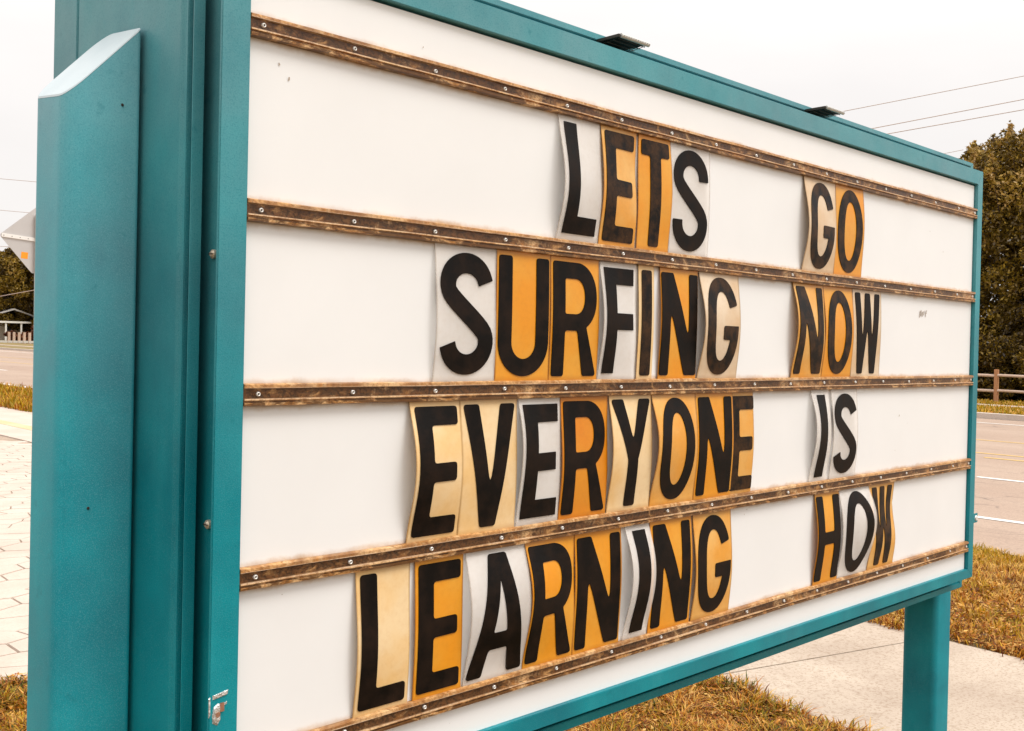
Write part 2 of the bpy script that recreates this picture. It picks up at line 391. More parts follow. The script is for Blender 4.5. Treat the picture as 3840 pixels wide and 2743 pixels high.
# near sidewalk: separate slabs with tooled joints (joint seen at Y about 1.4 in the gap under the sign)
sw = tag(link('sidewalk', bm_mesh('sidewalk', slab(3.52, 5.30, -12, 3.4, -.030, .12, 8)), JOINT), kind='structure')
def sw_piece(y0, y1):
    # joints run slightly skewed, as the photograph shows
    bm = bmesh.new(); T = []
    def P(x, y, h): 
        yy = y + .05 - (x - 3.42) * .255
        xx = x + .07 * (yy - 1.0) * (1 if x > 4 else .9)
        return (xx, yy, G(xx, yy, h))
    nx = 6
    top = [bm.verts.new(P(3.42 + 1.88 * i / nx, y0, .0)) for i in range(nx + 1)]
    topb = [bm.verts.new(P(3.42 + 1.88 * i / nx, y1, .0)) for i in range(nx + 1)]
    lo = [bm.verts.new(P(3.42 + 1.88 * i / nx, y0, -.05)) for i in range(nx + 1)]
    lob = [bm.verts.new(P(3.42 + 1.88 * i / nx, y1, -.05)) for i in range(nx + 1)]
    for i in range(nx):
        bm.faces.new((top[i], top[i + 1], topb[i + 1], topb[i])); bm.faces.new((top[i], top[i + 1], lo[i + 1], lo[i])); bm.faces.new((topb[i], topb[i + 1], lob[i + 1], lob[i]))
    bm.faces.new((top[0], topb[0], lob[0], lo[0])); bm.faces.new((top[-1], topb[-1], lob[-1], lo[-1]))
    return bm
for y0, y1 in ((-5.2, -2.71), (-2.70, -.50), (-.49, 1.745), (1.757, 3.55)):
    link('concrete_slab', bm_mesh('concrete_slab', sw_piece(y0, y1)), CONC, sw)

# forecourt on the left: pale pavers, a tan band and a concrete apron
fc = tag(link('forecourt', bm_mesh('forecourt', slab(-12, 4.95, 3.75, 21.5, -.012, .08, 8)), JOINT), kind='structure')
tag(link('apron', bm_mesh('apron', slab(4.96, 7.05, 3.6, 40, .004, .08, 8)), PAVE), kind='structure')
tag(link('apron_band', bm_mesh('apron_band', slab(5.60, 5.86, 3.6, 40, .009, .05, 8)), BAND), kind='structure')
# individual irregular pavers along the strip that shows beside the post
def hexv(i, j, k):
    r = random.Random(i * 7919 + j * 104729 + k * 31); return r.uniform(-.07, .07), r.uniform(-.06, .06)
cw, ch = .34, .30
pav = []
for j in range(-2, 62):
    for i in range(-40, 40):
        cx = (i + (j % 2) * .5) * cw; cy = 3.9 + j * ch * .78
        if cy < 3.9 or cy > 15 or cx > 4.8: continue
        t = (cy - 3.2) / 11.8; lx = .79 + t * 4.03
        d = abs(cx - lx)
        if d < .62: pav.append((d, i, j, cx, cy))
pav.sort()
def hexpts(i, j, cx, cy):
    out = []
    # shared jitter keyed on quantised vertex position
    for a in range(6):
        th = math.radians(60 * a + 30); x = cx + cw * .577 * math.cos(th); y = cy + ch * .577 * .9 * math.sin(th) * (1 if True else 1)
        r = random.Random(round(x * 9) * 7919 + round(y * 9) * 104729)
        out.append(Vector((x + r.uniform(-.045, .045), y + r.uniform(-.035, .035))))
    return out
for d, i, j, cx, cy in pav[:290]:
    pts = hexpts(i, j, cx, cy); c0 = sum(pts, Vector((0, 0))) / 6
    pts = [c0 + (p - c0) * .955 for p in pts]
    up = random.uniform(0, .003)
    bm = bmesh.new()
    A = [bm.verts.new((p.x, p.y, G(p.x, p.y, .0 + up))) for p in pts]
    B = [bm.verts.new((p.x, p.y, G(p.x, p.y, -.014))) for p in [c0 + (q - c0) * 1.02 for q in pts]]
    bm.faces.new(A)
    for a in range(6): bm.faces.new((A[a], A[(a + 1) % 6], B[(a + 1) % 6], B[a]))
    link('paver', bm_mesh('paver', bm), PAVE, fc)

# turf beds
def bed(name, x0, x1, y0, y1, h=-.02):
    bm = bmesh.new(); nx, ny = 14, 14; T = {}
    for i in range(nx + 1):
        for j in range(ny + 1):
            x = x0 + (x1 - x0) * i / nx; y = y0 + (y1 - y0) * j / ny
            T[i, j] = bm.verts.new((x, y, G(x, y, h + random.uniform(0, .012))))
    for i in range(nx):
        for j in range(ny): bm.faces.new((T[i, j], T[i + 1, j], T[i + 1, j + 1], T[i, j + 1]))
    return tag(link(name, bm_mesh(name, bm), SOIL), kind='structure')
bed('near_bed', -8, 3.62, -6, 3.74, -.0165)
bed('roadside_bed', 5.36, 8.5, -8, 3.55)
bed('verge_bed', 7.06, 9.5, 18, 40, -.005)

# ------------------------------------------------------------------ grass
def wav(x, y):  # smooth pseudo-noise in 0..1 for patchiness
    return .5 + .25 * (np.sin(x * 2.1 + 1.3 * np.sin(y * 1.7)) + np.sin(y * 2.6 + 1.1 * np.sin(x * 2.9 + 1)))
def wav2(x, y): return .5 + .25 * (np.sin(x * 7.1 + 2 * np.sin(y * 5.7)) + np.sin(y * 8.6 + 2 * np.sin(x * 6.9 + 1)))
def blades(name, label, P, hgt, wid, tones, lean=.8):
    n = len(P); rng = np.random
    ang = rng.uniform(0, 2 * np.pi, n); cl = wav2(P[:, 0] * 1.7 + 3, P[:, 1] * 1.9); hgt = hgt * (.6 + .9 * cl); ln = rng.uniform(.3, 1.2, n) * lean; h = hgt * rng.uniform(.45, 1.25, n); w = wid * rng.uniform(.6, 1.3, n)
    dx, dy = np.cos(ang), np.sin(ang); px, py = -dy, dx
    x, y = P[:, 0], P[:, 1]; z = np.array([G(a, b, -.015) for a, b in P[:, :2]]) + P[:, 2]
    # base pair, mid pair, tip
    m = .55
    ox, oy = dx * h * ln, dy * h * ln
    zz = h / np.sqrt(1 + ln ** 2)
    V = np.zeros((n, 5, 3))
    V[:, 0] = np.stack([x - px * w, y - py * w, z], 1); V[:, 1] = np.stack([x + px * w, y + py * w, z], 1)
    V[:, 2] = np.stack([x + ox * .4 + px * w * .8, y + oy * .4 + py * w * .8, z + zz * .62], 1); V[:, 3] = np.stack([x + ox * .4 - px * w * .8, y + oy * .4 - py * w * .8, z + zz * .62], 1)
    V[:, 4] = np.stack([x + ox * 1.05, y + oy * 1.05, z + zz * .95], 1)
    V = V.reshape(-1, 3)
    me = bpy.data.meshes.new(name)
    me.vertices.add(n * 5); me.vertices.foreach_set('co', V.ravel())
    base = np.arange(n)[:, None] * 5
    L = np.concatenate([base + np.array([[0, 1, 2, 3]]), base + np.array([[3, 2, 4]])], 1).ravel()
    me.loops.add(len(L)); me.loops.foreach_set('vertex_index', L.astype(np.int32))
    ls = np.stack([np.arange(n) * 7, np.arange(n) * 7 + 4], 1).ravel().astype(np.int32)
    me.polygons.add(n * 2); me.polygons.foreach_set('loop_start', ls)
    me.update(calc_edges=True)
    a = me.color_attributes.new('tone', 'FLOAT_COLOR', 'POINT')
    col = np.ones((n, 5, 4)); col[:, :, 0] = tones[:, None]; col[:, :, 1] = rng.uniform(0, 1, n)[:, None]
    a.data.foreach_set('color', col.ravel())
    o = link(name, me, GRASS); return tag(o, label, 'grass', kind='stuff')

# near lawn round the sign: dry leaf litter with green shoots
n = 130000
m1, m2 = 60000, 22000                # denser where the turf shows under the sign and beside the left post
x = np.concatenate([np.random.uniform(-3.0, 3.8, n - m1 - m2), np.random.uniform(1.7, 3.8, m1), np.random.uniform(.2, 1.6, m2)])
y = np.concatenate([np.random.uniform(-1.2, 3.9, n - m1 - m2), np.random.uniform(.3, 2.6, m1), np.random.uniform(2.7, 3.9, m2)])
keep = (x < 3.49 + .19 * (y - 1) + .04 * np.random.randn(n) + .03 * np.sin(y * 9)) & ((y < 3.72 + .05 * np.sin(x * 8)))
x, y = x[keep], y[keep]
g = wav2(x, y) * .6 + wav(x, y) * .4 + np.random.randn(len(x)) * .22
tone = np.clip(np.where(np.random.rand(len(x)) < .48, .02 + .5 * np.random.rand(len(x)), .30 + .72 * g), 0, 1)
blades('lawn_grass', 'patchy dry turf with green shoots on the soil below the white board', np.stack([x, y, .018 * np.random.rand(len(x)) + .010 * wav2(x, y)], 1), .055, .0036, tone, 1.3)
# far side of the sidewalk
n = 110000
x = np.random.uniform(5.15, 8.6, n); y = np.random.uniform(-1.6, 5.5, n)
edge0 = 5.32 + .07 * (y - 1) + .05 * np.sin(y * 7) + .03 * np.random.randn(n)
near = np.array([near_edge(a) for a in y])
keep = (x > edge0) & (x < near + .04 * np.sin(y * 6) + .05 * np.random.randn(n)) & (y < 3.6)
x, y = x[keep], y[keep]
g = (x - 5.3) / 3.1
pa = .55 * wav(x * 1.3 + 2, y * 1.3) + .45 * wav2(x * .8, y * .8)
tone = np.clip(np.where(np.random.rand(len(x)) < .95 - .50 * g - .55 * pa, .02 + .52 * np.random.rand(len(x)), .56 + .42 * pa * np.random.rand(len(x))), 0, 1)
blades('roadside_grass', 'golden green roadside turf between the sidewalk and the road', np.stack([x, y, 0 * x], 1), .065, .0045, tone, .9)
# verge on the left of the post
n = 26000
x = np.random.uniform(6.95, 9.55, n); y = np.random.uniform(18.3, 34, n)
tone = np.clip(np.where(np.random.rand(n) < .35, .1 + .4 * np.random.rand(n), .62 + .3 * np.random.rand(n)), 0, 1)
blades('verge_grass', 'tufty olive verge between the pale apron and the road, left of the teal post', np.stack([x, y, 0 * x], 1), .17, .014, tone, .7)
n = 14000
x = np.concatenate([np.random.uniform(28.8, 33, n), np.random.uniform(34.35, 37, n)]); y = np.random.uniform(4, 20, 2 * n)
tone = np.clip(.55 + .4 * np.random.rand(2 * n) - .35 * (np.random.rand(2 * n) < .15), 0, 1)
blades('far_grass', 'green turf along the far kerb and below the rail fence', np.stack([x, y, 0 * x + .13], 1), .10, .02, tone, .6)

# leaf litter: curled dry leaves and twigs
def litter(name, label, n, x0, x1, y0, y1, size, cond, zmax=.02):
    V = []; F = []; T = []
    for i in range(n):
        x = random.uniform(x0, x1); y = random.uniform(y0, y1)
        if not cond(x, y): continue
        s = size * random.uniform(.5, 1.4); a = random.uniform(0, 6.28); dx, dy = math.cos(a) * s, math.sin(a) * s; px, py = -dy * .38, dx * .38
        z = G(x, y, random.uniform(-.005, zmax)); c = random.uniform(.1, .5) * s; t1 = random.uniform(-.5, .5) * s
        b = len(V)
        V += [(x - dx, y - dy, z + c + t1), (x + px, y + py, z + abs(t1)), (x + dx, y + dy, z + c), (x - px, y - py, z)]
        F.append((b, b + 1, b + 2, b + 3)); T.append(random.choice((.05, .12, .2, .25, .35, .5, .55)))
    me = mesh(name, V, F); a = me.color_attributes.new('tone', 'FLOAT_COLOR', 'POINT')
    for i, t in enumerate(T):
        g = random.random()
        for k in range(4): a.data[i * 4 + k].color = (t, g, 0, 1)
    return tag(link(name, me, GRASS), label, 'leaf litter', kind='stuff')
litter('leaf_litter', 'curled brown leaves scattered in the turf below the sign', 14000, -2.5, 3.7, -1, 3.9, .016, lambda x, y: x < 3.49 + .19 * (y - 1))
litter('leaf_litter', 'dense mat of tan and rust coloured leaf scraps at the sidewalk edge', 26000, 1.7, 3.75, .3, 2.6, .013, lambda x, y: x < 3.46 + .19 * (y - 1) + random.gauss(0, .03), .035)
litter('leaf_litter', 'brown leaf scraps in the turf corner beside the left post', 9000, .2, 1.6, 2.6, 3.85, .013, lambda x, y: True, .03)
litter('leaf_litter', 'dry leaf scraps in the turf beyond the sidewalk', 22000, 5.3, 7.8, -1.2, 3.6, .017, lambda x, y: random.random() > (x - 5.3) / 2.6, .04)

# ------------------------------------------------------------------ the marquee sign
ROOT = (1.2, .29, G(1.2, .29))
sign = thing('marquee_sign', 'teal framed letterboard sign with white face and brown letter tracks on two posts', 'sign', ROOT)
LEAN = .0070                                          # the whole frame leans a little towards its far end
def part(name, me, m, parent=sign, smooth=False, lean=True):
    if lean:
        for v_ in me.vertices: v_.co.x += LEAN * (v_.co.z - 1.6)
    o = link(name, me, m, parent)
    if parent is sign: o.location = (-ROOT[0], -ROOT[1], -ROOT[2])
    return o

BX0, BX1, BZ0, BZ1 = -.066, 2.450, .990, 2.209        # outer edge of the front flange
def ring(name, prof, m, smooth=False, gap=.0006):
    """four mitred pieces; prof = {side: [(n, y), ...]} with n measured outward from the flange edge"""
    L, R, T, B = prof['L'], prof['R'], prof['T'], prof['B']; n = len(L)
    def corner(a, b, sx, sz):
        return [((BX0 - a[i][0]) if sx < 0 else (BX1 + a[i][0]), a[i][1], (BZ0 - b[i][0]) if sz < 0 else (BZ1 + b[i][0])) for i in range(n)]
    TL = corner(L, T, -1, 1); TR = corner(R, T, 1, 1); BL = corner(L, B, -1, -1); BR = corner(R, B, 1, -1)
    for P, Q, ax in ((TL, TR, 0), (BL, BR, 0), (BL, TL, 2), (BR, TR, 2)):
        bm = bmesh.new()
        sh = Vector((0, 0, 0)); sh[ax] = gap
        A = [bm.verts.new(Vector(p) + sh) for p in P]; Bv = [bm.verts.new(Vector(q) - sh) for q in Q]
        for i in range(n): bm.faces.new((A[i], A[(i + 1) % n], Bv[(i + 1) % n], Bv[i]))
        bm.faces.new(A); bm.faces.new(Bv)
        bmesh.ops.recalc_face_normals(bm, faces=bm.faces)
        es = [e for e in bm.edges if abs((e.verts[0].co - e.verts[1].co)[ax]) > .3]
        bmesh.ops.bevel(bm, geom=es, offset=.0011, segments=2, affect='EDGES')
        part(name, bm_mesh(name, bm), m)
def fl(w, v): return [(-w, -.010), (0, -.010), (0, -.0045), (-v, -.0045), (-v, .1048), (-w, .1048)]
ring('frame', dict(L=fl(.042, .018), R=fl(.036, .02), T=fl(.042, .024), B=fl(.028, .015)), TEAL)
def bd(a, b): return [(a, .040), (b, .040), (b, .0445), (a + .004, .0445), (a + .004, .1046), (a, .1046)]
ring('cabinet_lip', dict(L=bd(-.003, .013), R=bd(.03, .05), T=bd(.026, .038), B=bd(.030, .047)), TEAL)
def cb(a, c, w):
    return [(c - .003, .063), (c - .003, .070), (c, .078), (c, .424), (c - .004, .4255), (c - .004, .4305), (c, .432), (c, .525), (-w, .525), (-w, .1055), (a + .0055, .1055), (a + .0055, .063)]
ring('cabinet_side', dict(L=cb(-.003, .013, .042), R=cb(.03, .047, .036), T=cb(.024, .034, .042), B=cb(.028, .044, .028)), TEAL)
bm = bmesh.new(); bm_box(bm, BX0 + .0422, BX1 - .0400, 0, .012, BZ0 + .0282, BZ1 - .0465); part('face_panel', bm_mesh('face_panel', bm), PANEL)
bm = bmesh.new(); bm_box(bm, BX0 + .0422, BX1 - .0362, .508, .520, BZ0 + .0282, BZ1 - .0422); part('rear_panel', bm_mesh('rear_panel', bm), PANEL)

# small dirt marks and pencil scribble on the face
bm = bmesh.new()
def fleck(x, z, w, h, a=0.0):
    ca, sa = math.cos(a), math.sin(a)
    vs = [bm.verts.new((x + ca * u * w - sa * t * h, -.0012, z + sa * u * w + ca * t * h)) for u, t in ((-.5, -.5), (.5, -.4), (.4, .5), (-.5, .4))]
    bm.faces.new(vs)
for k in range(4): fleck(2.06 + k * .0075, 1.768 + (k % 2) * .003, .0035, .022 - .003 * k, -.25 + .1 * k)
fleck(2.094, 1.77, .003, .02, .3); fleck(2.101, 1.775, .003, .012, -.2)
for px, pz, s in ((.042, 2.02, .005), (.026, 2.037, .004), (1.02, 1.88, .003), (.28, 2.115, .003), (1.30, 1.10, .003), (1.95, 1.492, .006), (1.93, 1.40, .003), (.50, 1.078, .004), (.62, 1.078, .003),
                  (1.60, 1.09, .003), (.35, 1.02, .004), (2.2, 1.95, .004), (2.11, 2.0, .003), (1.21, 1.30, .003), (1.22, 1.31, .003), (.77, 1.94, .006), (2.0, 1.47, .002)):
    fleck(px, pz, s * .5, s, random.uniform(-.6, .6))
tag(part('dirt_marks', bm_mesh('dirt_marks', bm), simple('smudged grey dirt', (.42, .34, .27), .8, 0, .4, 300)), kind='stuff')

# letter tracks with their rivets
prof = [(0, .0140), (-.0065, .0140), (-.0105, .0125), (-.0110, .0078), (-.0068, .0066), (-.0064, -.0058), (-.0108, -.0066), (-.0110, -.0088), (-.0080, -.0094), (-.0080, -.0118), (-.0112, -.0124), (-.0108, -.0158), (-.0068, -.0168), (0, -.0168)]
def rivet_mesh():
    bm = bmesh.new(); n = 14
    pf = [(.0000, -.0015), (.0015, -.0015), (.0017, -.0032), (.0025, -.0033), (.0033, -.0022), (.0035, 0)]
    rings = []
    for r, y in pf:
        if r == 0: rings.append([bm.verts.new((0, y, 0))]); continue
        rings.append([bm.verts.new((r * math.cos(6.28318 * i / n), y, r * math.sin(6.28318 * i / n))) for i in range(n)])
    for k in range(1, len(rings) - 1):
        for i in range(n): bm.faces.new((rings[k][i], rings[k][(i + 1) % n], rings[k + 1][(i + 1) % n], rings[k + 1][i]))
    for i in range(n): bm.faces.new((rings[0][0], rings[1][i], rings[1][(i + 1) % n]))
    me = bm_mesh('rivet', bm, True); me.materials.append(RIVET); me.materials.append(HOLE)
    for p in me.polygons:
        if max((me.vertices[i].co.x ** 2 + me.vertices[i].co.z ** 2) ** .5 for i in p.vertices) < .0016: p.material_index = 1
    return me
RM = rivet_mesh()
offs = [-.003, .0055, .008, .006, -.004]
for r in range(5):
    zc = Z0 - RP * r
    nseg = 48; x0, x1 = BX0 + .0425, BX1 - .0365; bm = bmesh.new(); rows = []
    for s in range(nseg + 1):
        xx = x0 + (x1 - x0) * s / nseg
        wob = .0004 * math.sin(xx * 7 + r) + .0003 * math.sin(xx * 23 + 2 * r)
        rows.append([bm.verts.new((xx, y if y == 0 else y - .0006 * math.sin(xx * 5 + r), z + wob)) for y, z in prof])
    for a, b in zip(rows, rows[1:]):
        for i in range(len(prof)): 
            j = (i + 1) % len(prof); bm.faces.new((a[i], a[j], b[j], b[i]))
    bm.faces.new(rows[0]); bm.faces.new(rows[-1])
    t = link('letter_track', bm_mesh('letter_track', bm), RAIL, sign)
    t.location = (-ROOT[0] + LEAN * (zc - 1.6), -ROOT[1] - .0003, zc - ROOT[2])
    for i in range(17):
        xx = min(2.4, i * .1524 + offs[r] * min(1, i * (16 - i) / 30)) - LEAN * (zc - 1.6)
        o = link('rivet', RM, None, t); o.location = (xx + random.uniform(-.002, .002), -.0064, random.uniform(-.001, .001)); o.rotation_euler = (0, random.uniform(0, 6), 0)

# posts
def post(x0, x1, y0, y1, zl, zr, rad):
    bm = bmesh.new(); pts = []
    for cx, cy, a0 in ((x1 - rad, y1 - rad, 0), (x0 + rad, y1 - rad, 90), (x0 + rad, y0 + rad, 180), (x1 - rad * .3, y0 + rad * .3, 270)):
        rr = rad if a0 != 270 else rad * .3
        for k in range(7):
            a = math.radians(a0 + 15 * k); pts.append((cx + rr * math.cos(a), cy + rr * math.sin(a)))
    def zt(x, y): return zl + (zr - zl) * (x - x0) / (x1 - x0) + .11 * (y - y0)
    zb = G((x0 + x1) / 2, (y0 + y1) / 2, -.15)
    A = [bm.verts.new((x, y, zb)) for x, y in pts]; B = [bm.verts.new((x, y, zt(x, y))) for x, y in pts]
    n = len(pts)
    for i in range(n): bm.faces.new((A[i], A[(i + 1) % n], B[(i + 1) % n], B[i]))
    bm.faces.new(B)
    me = bm_mesh('post', bm)
    for p in me.polygons: p.use_smooth = abs(p.normal.z) < .3
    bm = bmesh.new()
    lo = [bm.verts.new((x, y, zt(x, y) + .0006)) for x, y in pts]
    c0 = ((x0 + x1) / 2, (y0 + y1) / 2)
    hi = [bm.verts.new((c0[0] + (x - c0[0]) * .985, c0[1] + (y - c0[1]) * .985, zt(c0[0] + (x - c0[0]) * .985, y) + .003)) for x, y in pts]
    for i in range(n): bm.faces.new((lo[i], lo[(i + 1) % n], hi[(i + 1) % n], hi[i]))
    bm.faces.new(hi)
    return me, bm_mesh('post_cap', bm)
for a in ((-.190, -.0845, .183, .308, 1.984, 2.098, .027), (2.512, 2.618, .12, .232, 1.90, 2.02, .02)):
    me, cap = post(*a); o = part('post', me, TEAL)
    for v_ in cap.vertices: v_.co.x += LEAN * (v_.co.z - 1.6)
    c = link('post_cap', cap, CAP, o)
# bracket plates bolting each post to the cabinet
# side screws in the frame channel
def screw_mesh(r, h):
    bm = bmesh.new(); n = 14
    bm_cyl(bm, (0, 0, 0), (-h * .6, 0, 0), r, r, n); bm_cyl(bm, (-h * .6, 0, 0), (-h, 0, 0), r * .92, r * .55, n)
    me = bm_mesh('side_screw', bm, False)
    return me
SM = screw_mesh(.0062, .006)
for z in (1.772, 1.407):
    o = part('side_screw', SM, simple('brassy screw', (.62, .52, .40), .35, .4, .4, 300), lean=False); o.location = (BX0 + .0178 + LEAN * (z - 1.6) - ROOT[0], .031 - ROOT[1], z - ROOT[2])
    bm = bmesh.new(); bm_box(bm, -.0064, -.0058, -.006, .006, -.0007, .0007); link('screw_slot', bm_mesh('screw_slot', bm), HOLE, o)
    o.scale = (1, 1, 1)
# locking tab on the right edge
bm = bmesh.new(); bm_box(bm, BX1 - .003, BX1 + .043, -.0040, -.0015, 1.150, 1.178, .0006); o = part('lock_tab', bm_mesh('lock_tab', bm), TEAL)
bm = bmesh.new(); bm_cyl(bm, (BX1 + .027, -.0040, 1.164), (BX1 + .027, -.0070, 1.164), .0085, .007, 14); link('tab_bolt', bm_mesh('tab_bolt', bm), RIVET, o)
# torn, scraped latch hole low on the left flange
bm = bmesh.new()
def blob(cx, cz, pts, y0, y1):
    A = [bm.verts.new((cx + x, y0, cz + z)) for x, z in pts]; B = [bm.verts.new((cx + x * .8, y1, cz + z * .8)) for x, z in pts]
    n = len(pts)
    for i in range(n): bm.faces.new((A[i], A[(i + 1) % n], B[(i + 1) % n], B[i]))
    bm.faces.new(B)
blob(-.0545, 1.163, ((-.006, -.013), (.001, -.017), (.0055, -.010), (.004, .002), (.007, .010), (.001, .0125), (-.005, .008), (-.007, -.003)), -.0101, -.0122)
blob(-.049, 1.186, ((-.012, -.0045), (.010, -.001), (.011, .005), (-.002, .003), (-.012, .001)), -.0101, -.0114)
blob(-.0655, 1.172, ((-.0012, -.014), (.0012, -.012), (.001, .014), (-.0012, .012)), -.0101, -.0112)
blob(-.044, 1.172, ((-.004, -.002), (.004, .001), (.004, .004), (-.003, .0015)), -.0101, -.0112)
o = part('latch_scar', bm_mesh('latch_scar', bm), BARE)
bm = bmesh.new(); bm_cyl(bm, (-.0570, -.0119, 1.161), (-.0570, -.0127, 1.161), .0040, .0034, 10); bm_box(bm, -.054, -.048, -.0124, -.0121, 1.164, 1.176)
link('latch_hole', bm_mesh('latch_hole', bm), simple('rusty brown hole', (.30, .14, .08), .7, 0, .5, 300), o)
# dings on the posts
for x, y, z in ((-.112, .1828, 1.985), (-.150, .1828, 1.42)):
    bm = bmesh.new(); bm_cyl(bm, (x, y, z), (x, y - .0012, z), .0022, .0014, 8); part('paint_chip', bm_mesh('paint_chip', bm), HOLE)

# clip-on lamps on top of the cabinet
def lamp(name, label, x0, x1, z):
    t = thing(name, label, 'lamp', (x0, -.012, z), 'small lamps clipped along the top of the sign')
    w = x1 - x0
    bm = bmesh.new(); bm_box(bm, .004, w, .004, .30, .0, .0035, .0006); link('tray', bm_mesh('tray', bm), DARKM, t)
    bm = bmesh.new()
    bm_cyl(bm, (.0, .0, .001), (w + .004, .0, .001), .0042, None, 12); o = link('rolled_edge', bm_mesh('rolled_edge', bm, False), PALEM, t)
    bm = bmesh.new()
    for i in range(12):
        xx = .006 + (w - .004) * i / 11; bm_cyl(bm, (xx, -.0046, .001), (xx, .05, -.0045), .0007, None, 6)
    for yy, zz in ((.006, -.0032), (.018, -.0042), (.032, -.005)): bm_cyl(bm, (.0, yy, zz), (w, yy, zz), .0007, None, 6)
    link('mesh_guard', bm_mesh('mesh_guard', bm), DARKM, t)
    bm = bmesh.new(); bm_box(bm, -.0055, -.001, .0, .32, -.0025, .0035, .0006); link('side_arm', bm_mesh('side_arm', bm), DARKM, t)
    bm = bmesh.new(); bm_box(bm, .012, w - .012, .055, .075, -.03, -.0003, .001); link('clip', bm_mesh('clip', bm), DARKM, t)
lamp('clip_lamp', 'dark mesh fronted lamp clipped on the sign top, nearer and larger of the two', .745, .824, 2.2335)
lamp('clip_lamp', 'dark mesh fronted lamp clipped on the sign top near its far end', 1.505, 1.583, 2.2345)

# ------------------------------------------------------------------ letters
Hh = .203
def arc(cx, cy, rx, ry, a0, a1, n=14, e=2.0):
    out = []
    for i in range(n + 1):
        a = math.radians(a0 + (a1 - a0) * i / n); c, s = math.cos(a), math.sin(a)
        out.append((cx + rx * math.copysign(abs(c) ** (2 / e), c), cy + ry * math.copysign(abs(s) ** (2 / e), s)))
    return out
def rounded(pts, r):
    n = len(pts); out = []
    for i in range(n):
        a, b, c = (Vector(pts[i - 1]), Vector(pts[i]), Vector(pts[(i + 1) % n]))
        u, v = a - b, c - b; lu, lv = u.length, v.length
        if lu < 1e-6 or lv < 1e-6: continue
        ang = u.angle(v)
        if ang > math.radians(140) or r <= 0: out.append(tuple(b)); continue
        d = min(r / math.tan(ang / 2), lu * .45, lv * .45)
        p0, p1 = b + u / lu * d, b + v / lv * d
        for k in range(6):
            t = k / 5; q = p0 * (1 - t) ** 2 + b * 2 * t * (1 - t) + p1 * t * t; out.append(tuple(q))
    return out
def stroke(path, t):
    P = [Vector(p) for p in path]; L = []; R = []
    for i, p in enumerate(P):
        d = (P[min(i + 1, len(P) - 1)] - P[max(i - 1, 0)]).normalized(); nn = Vector((-d.y, d.x)) * t / 2
        L.append(tuple(p + nn)); R.append(tuple(p - nn))
    return L + R[::-1]
V_, HB = .031, .0295
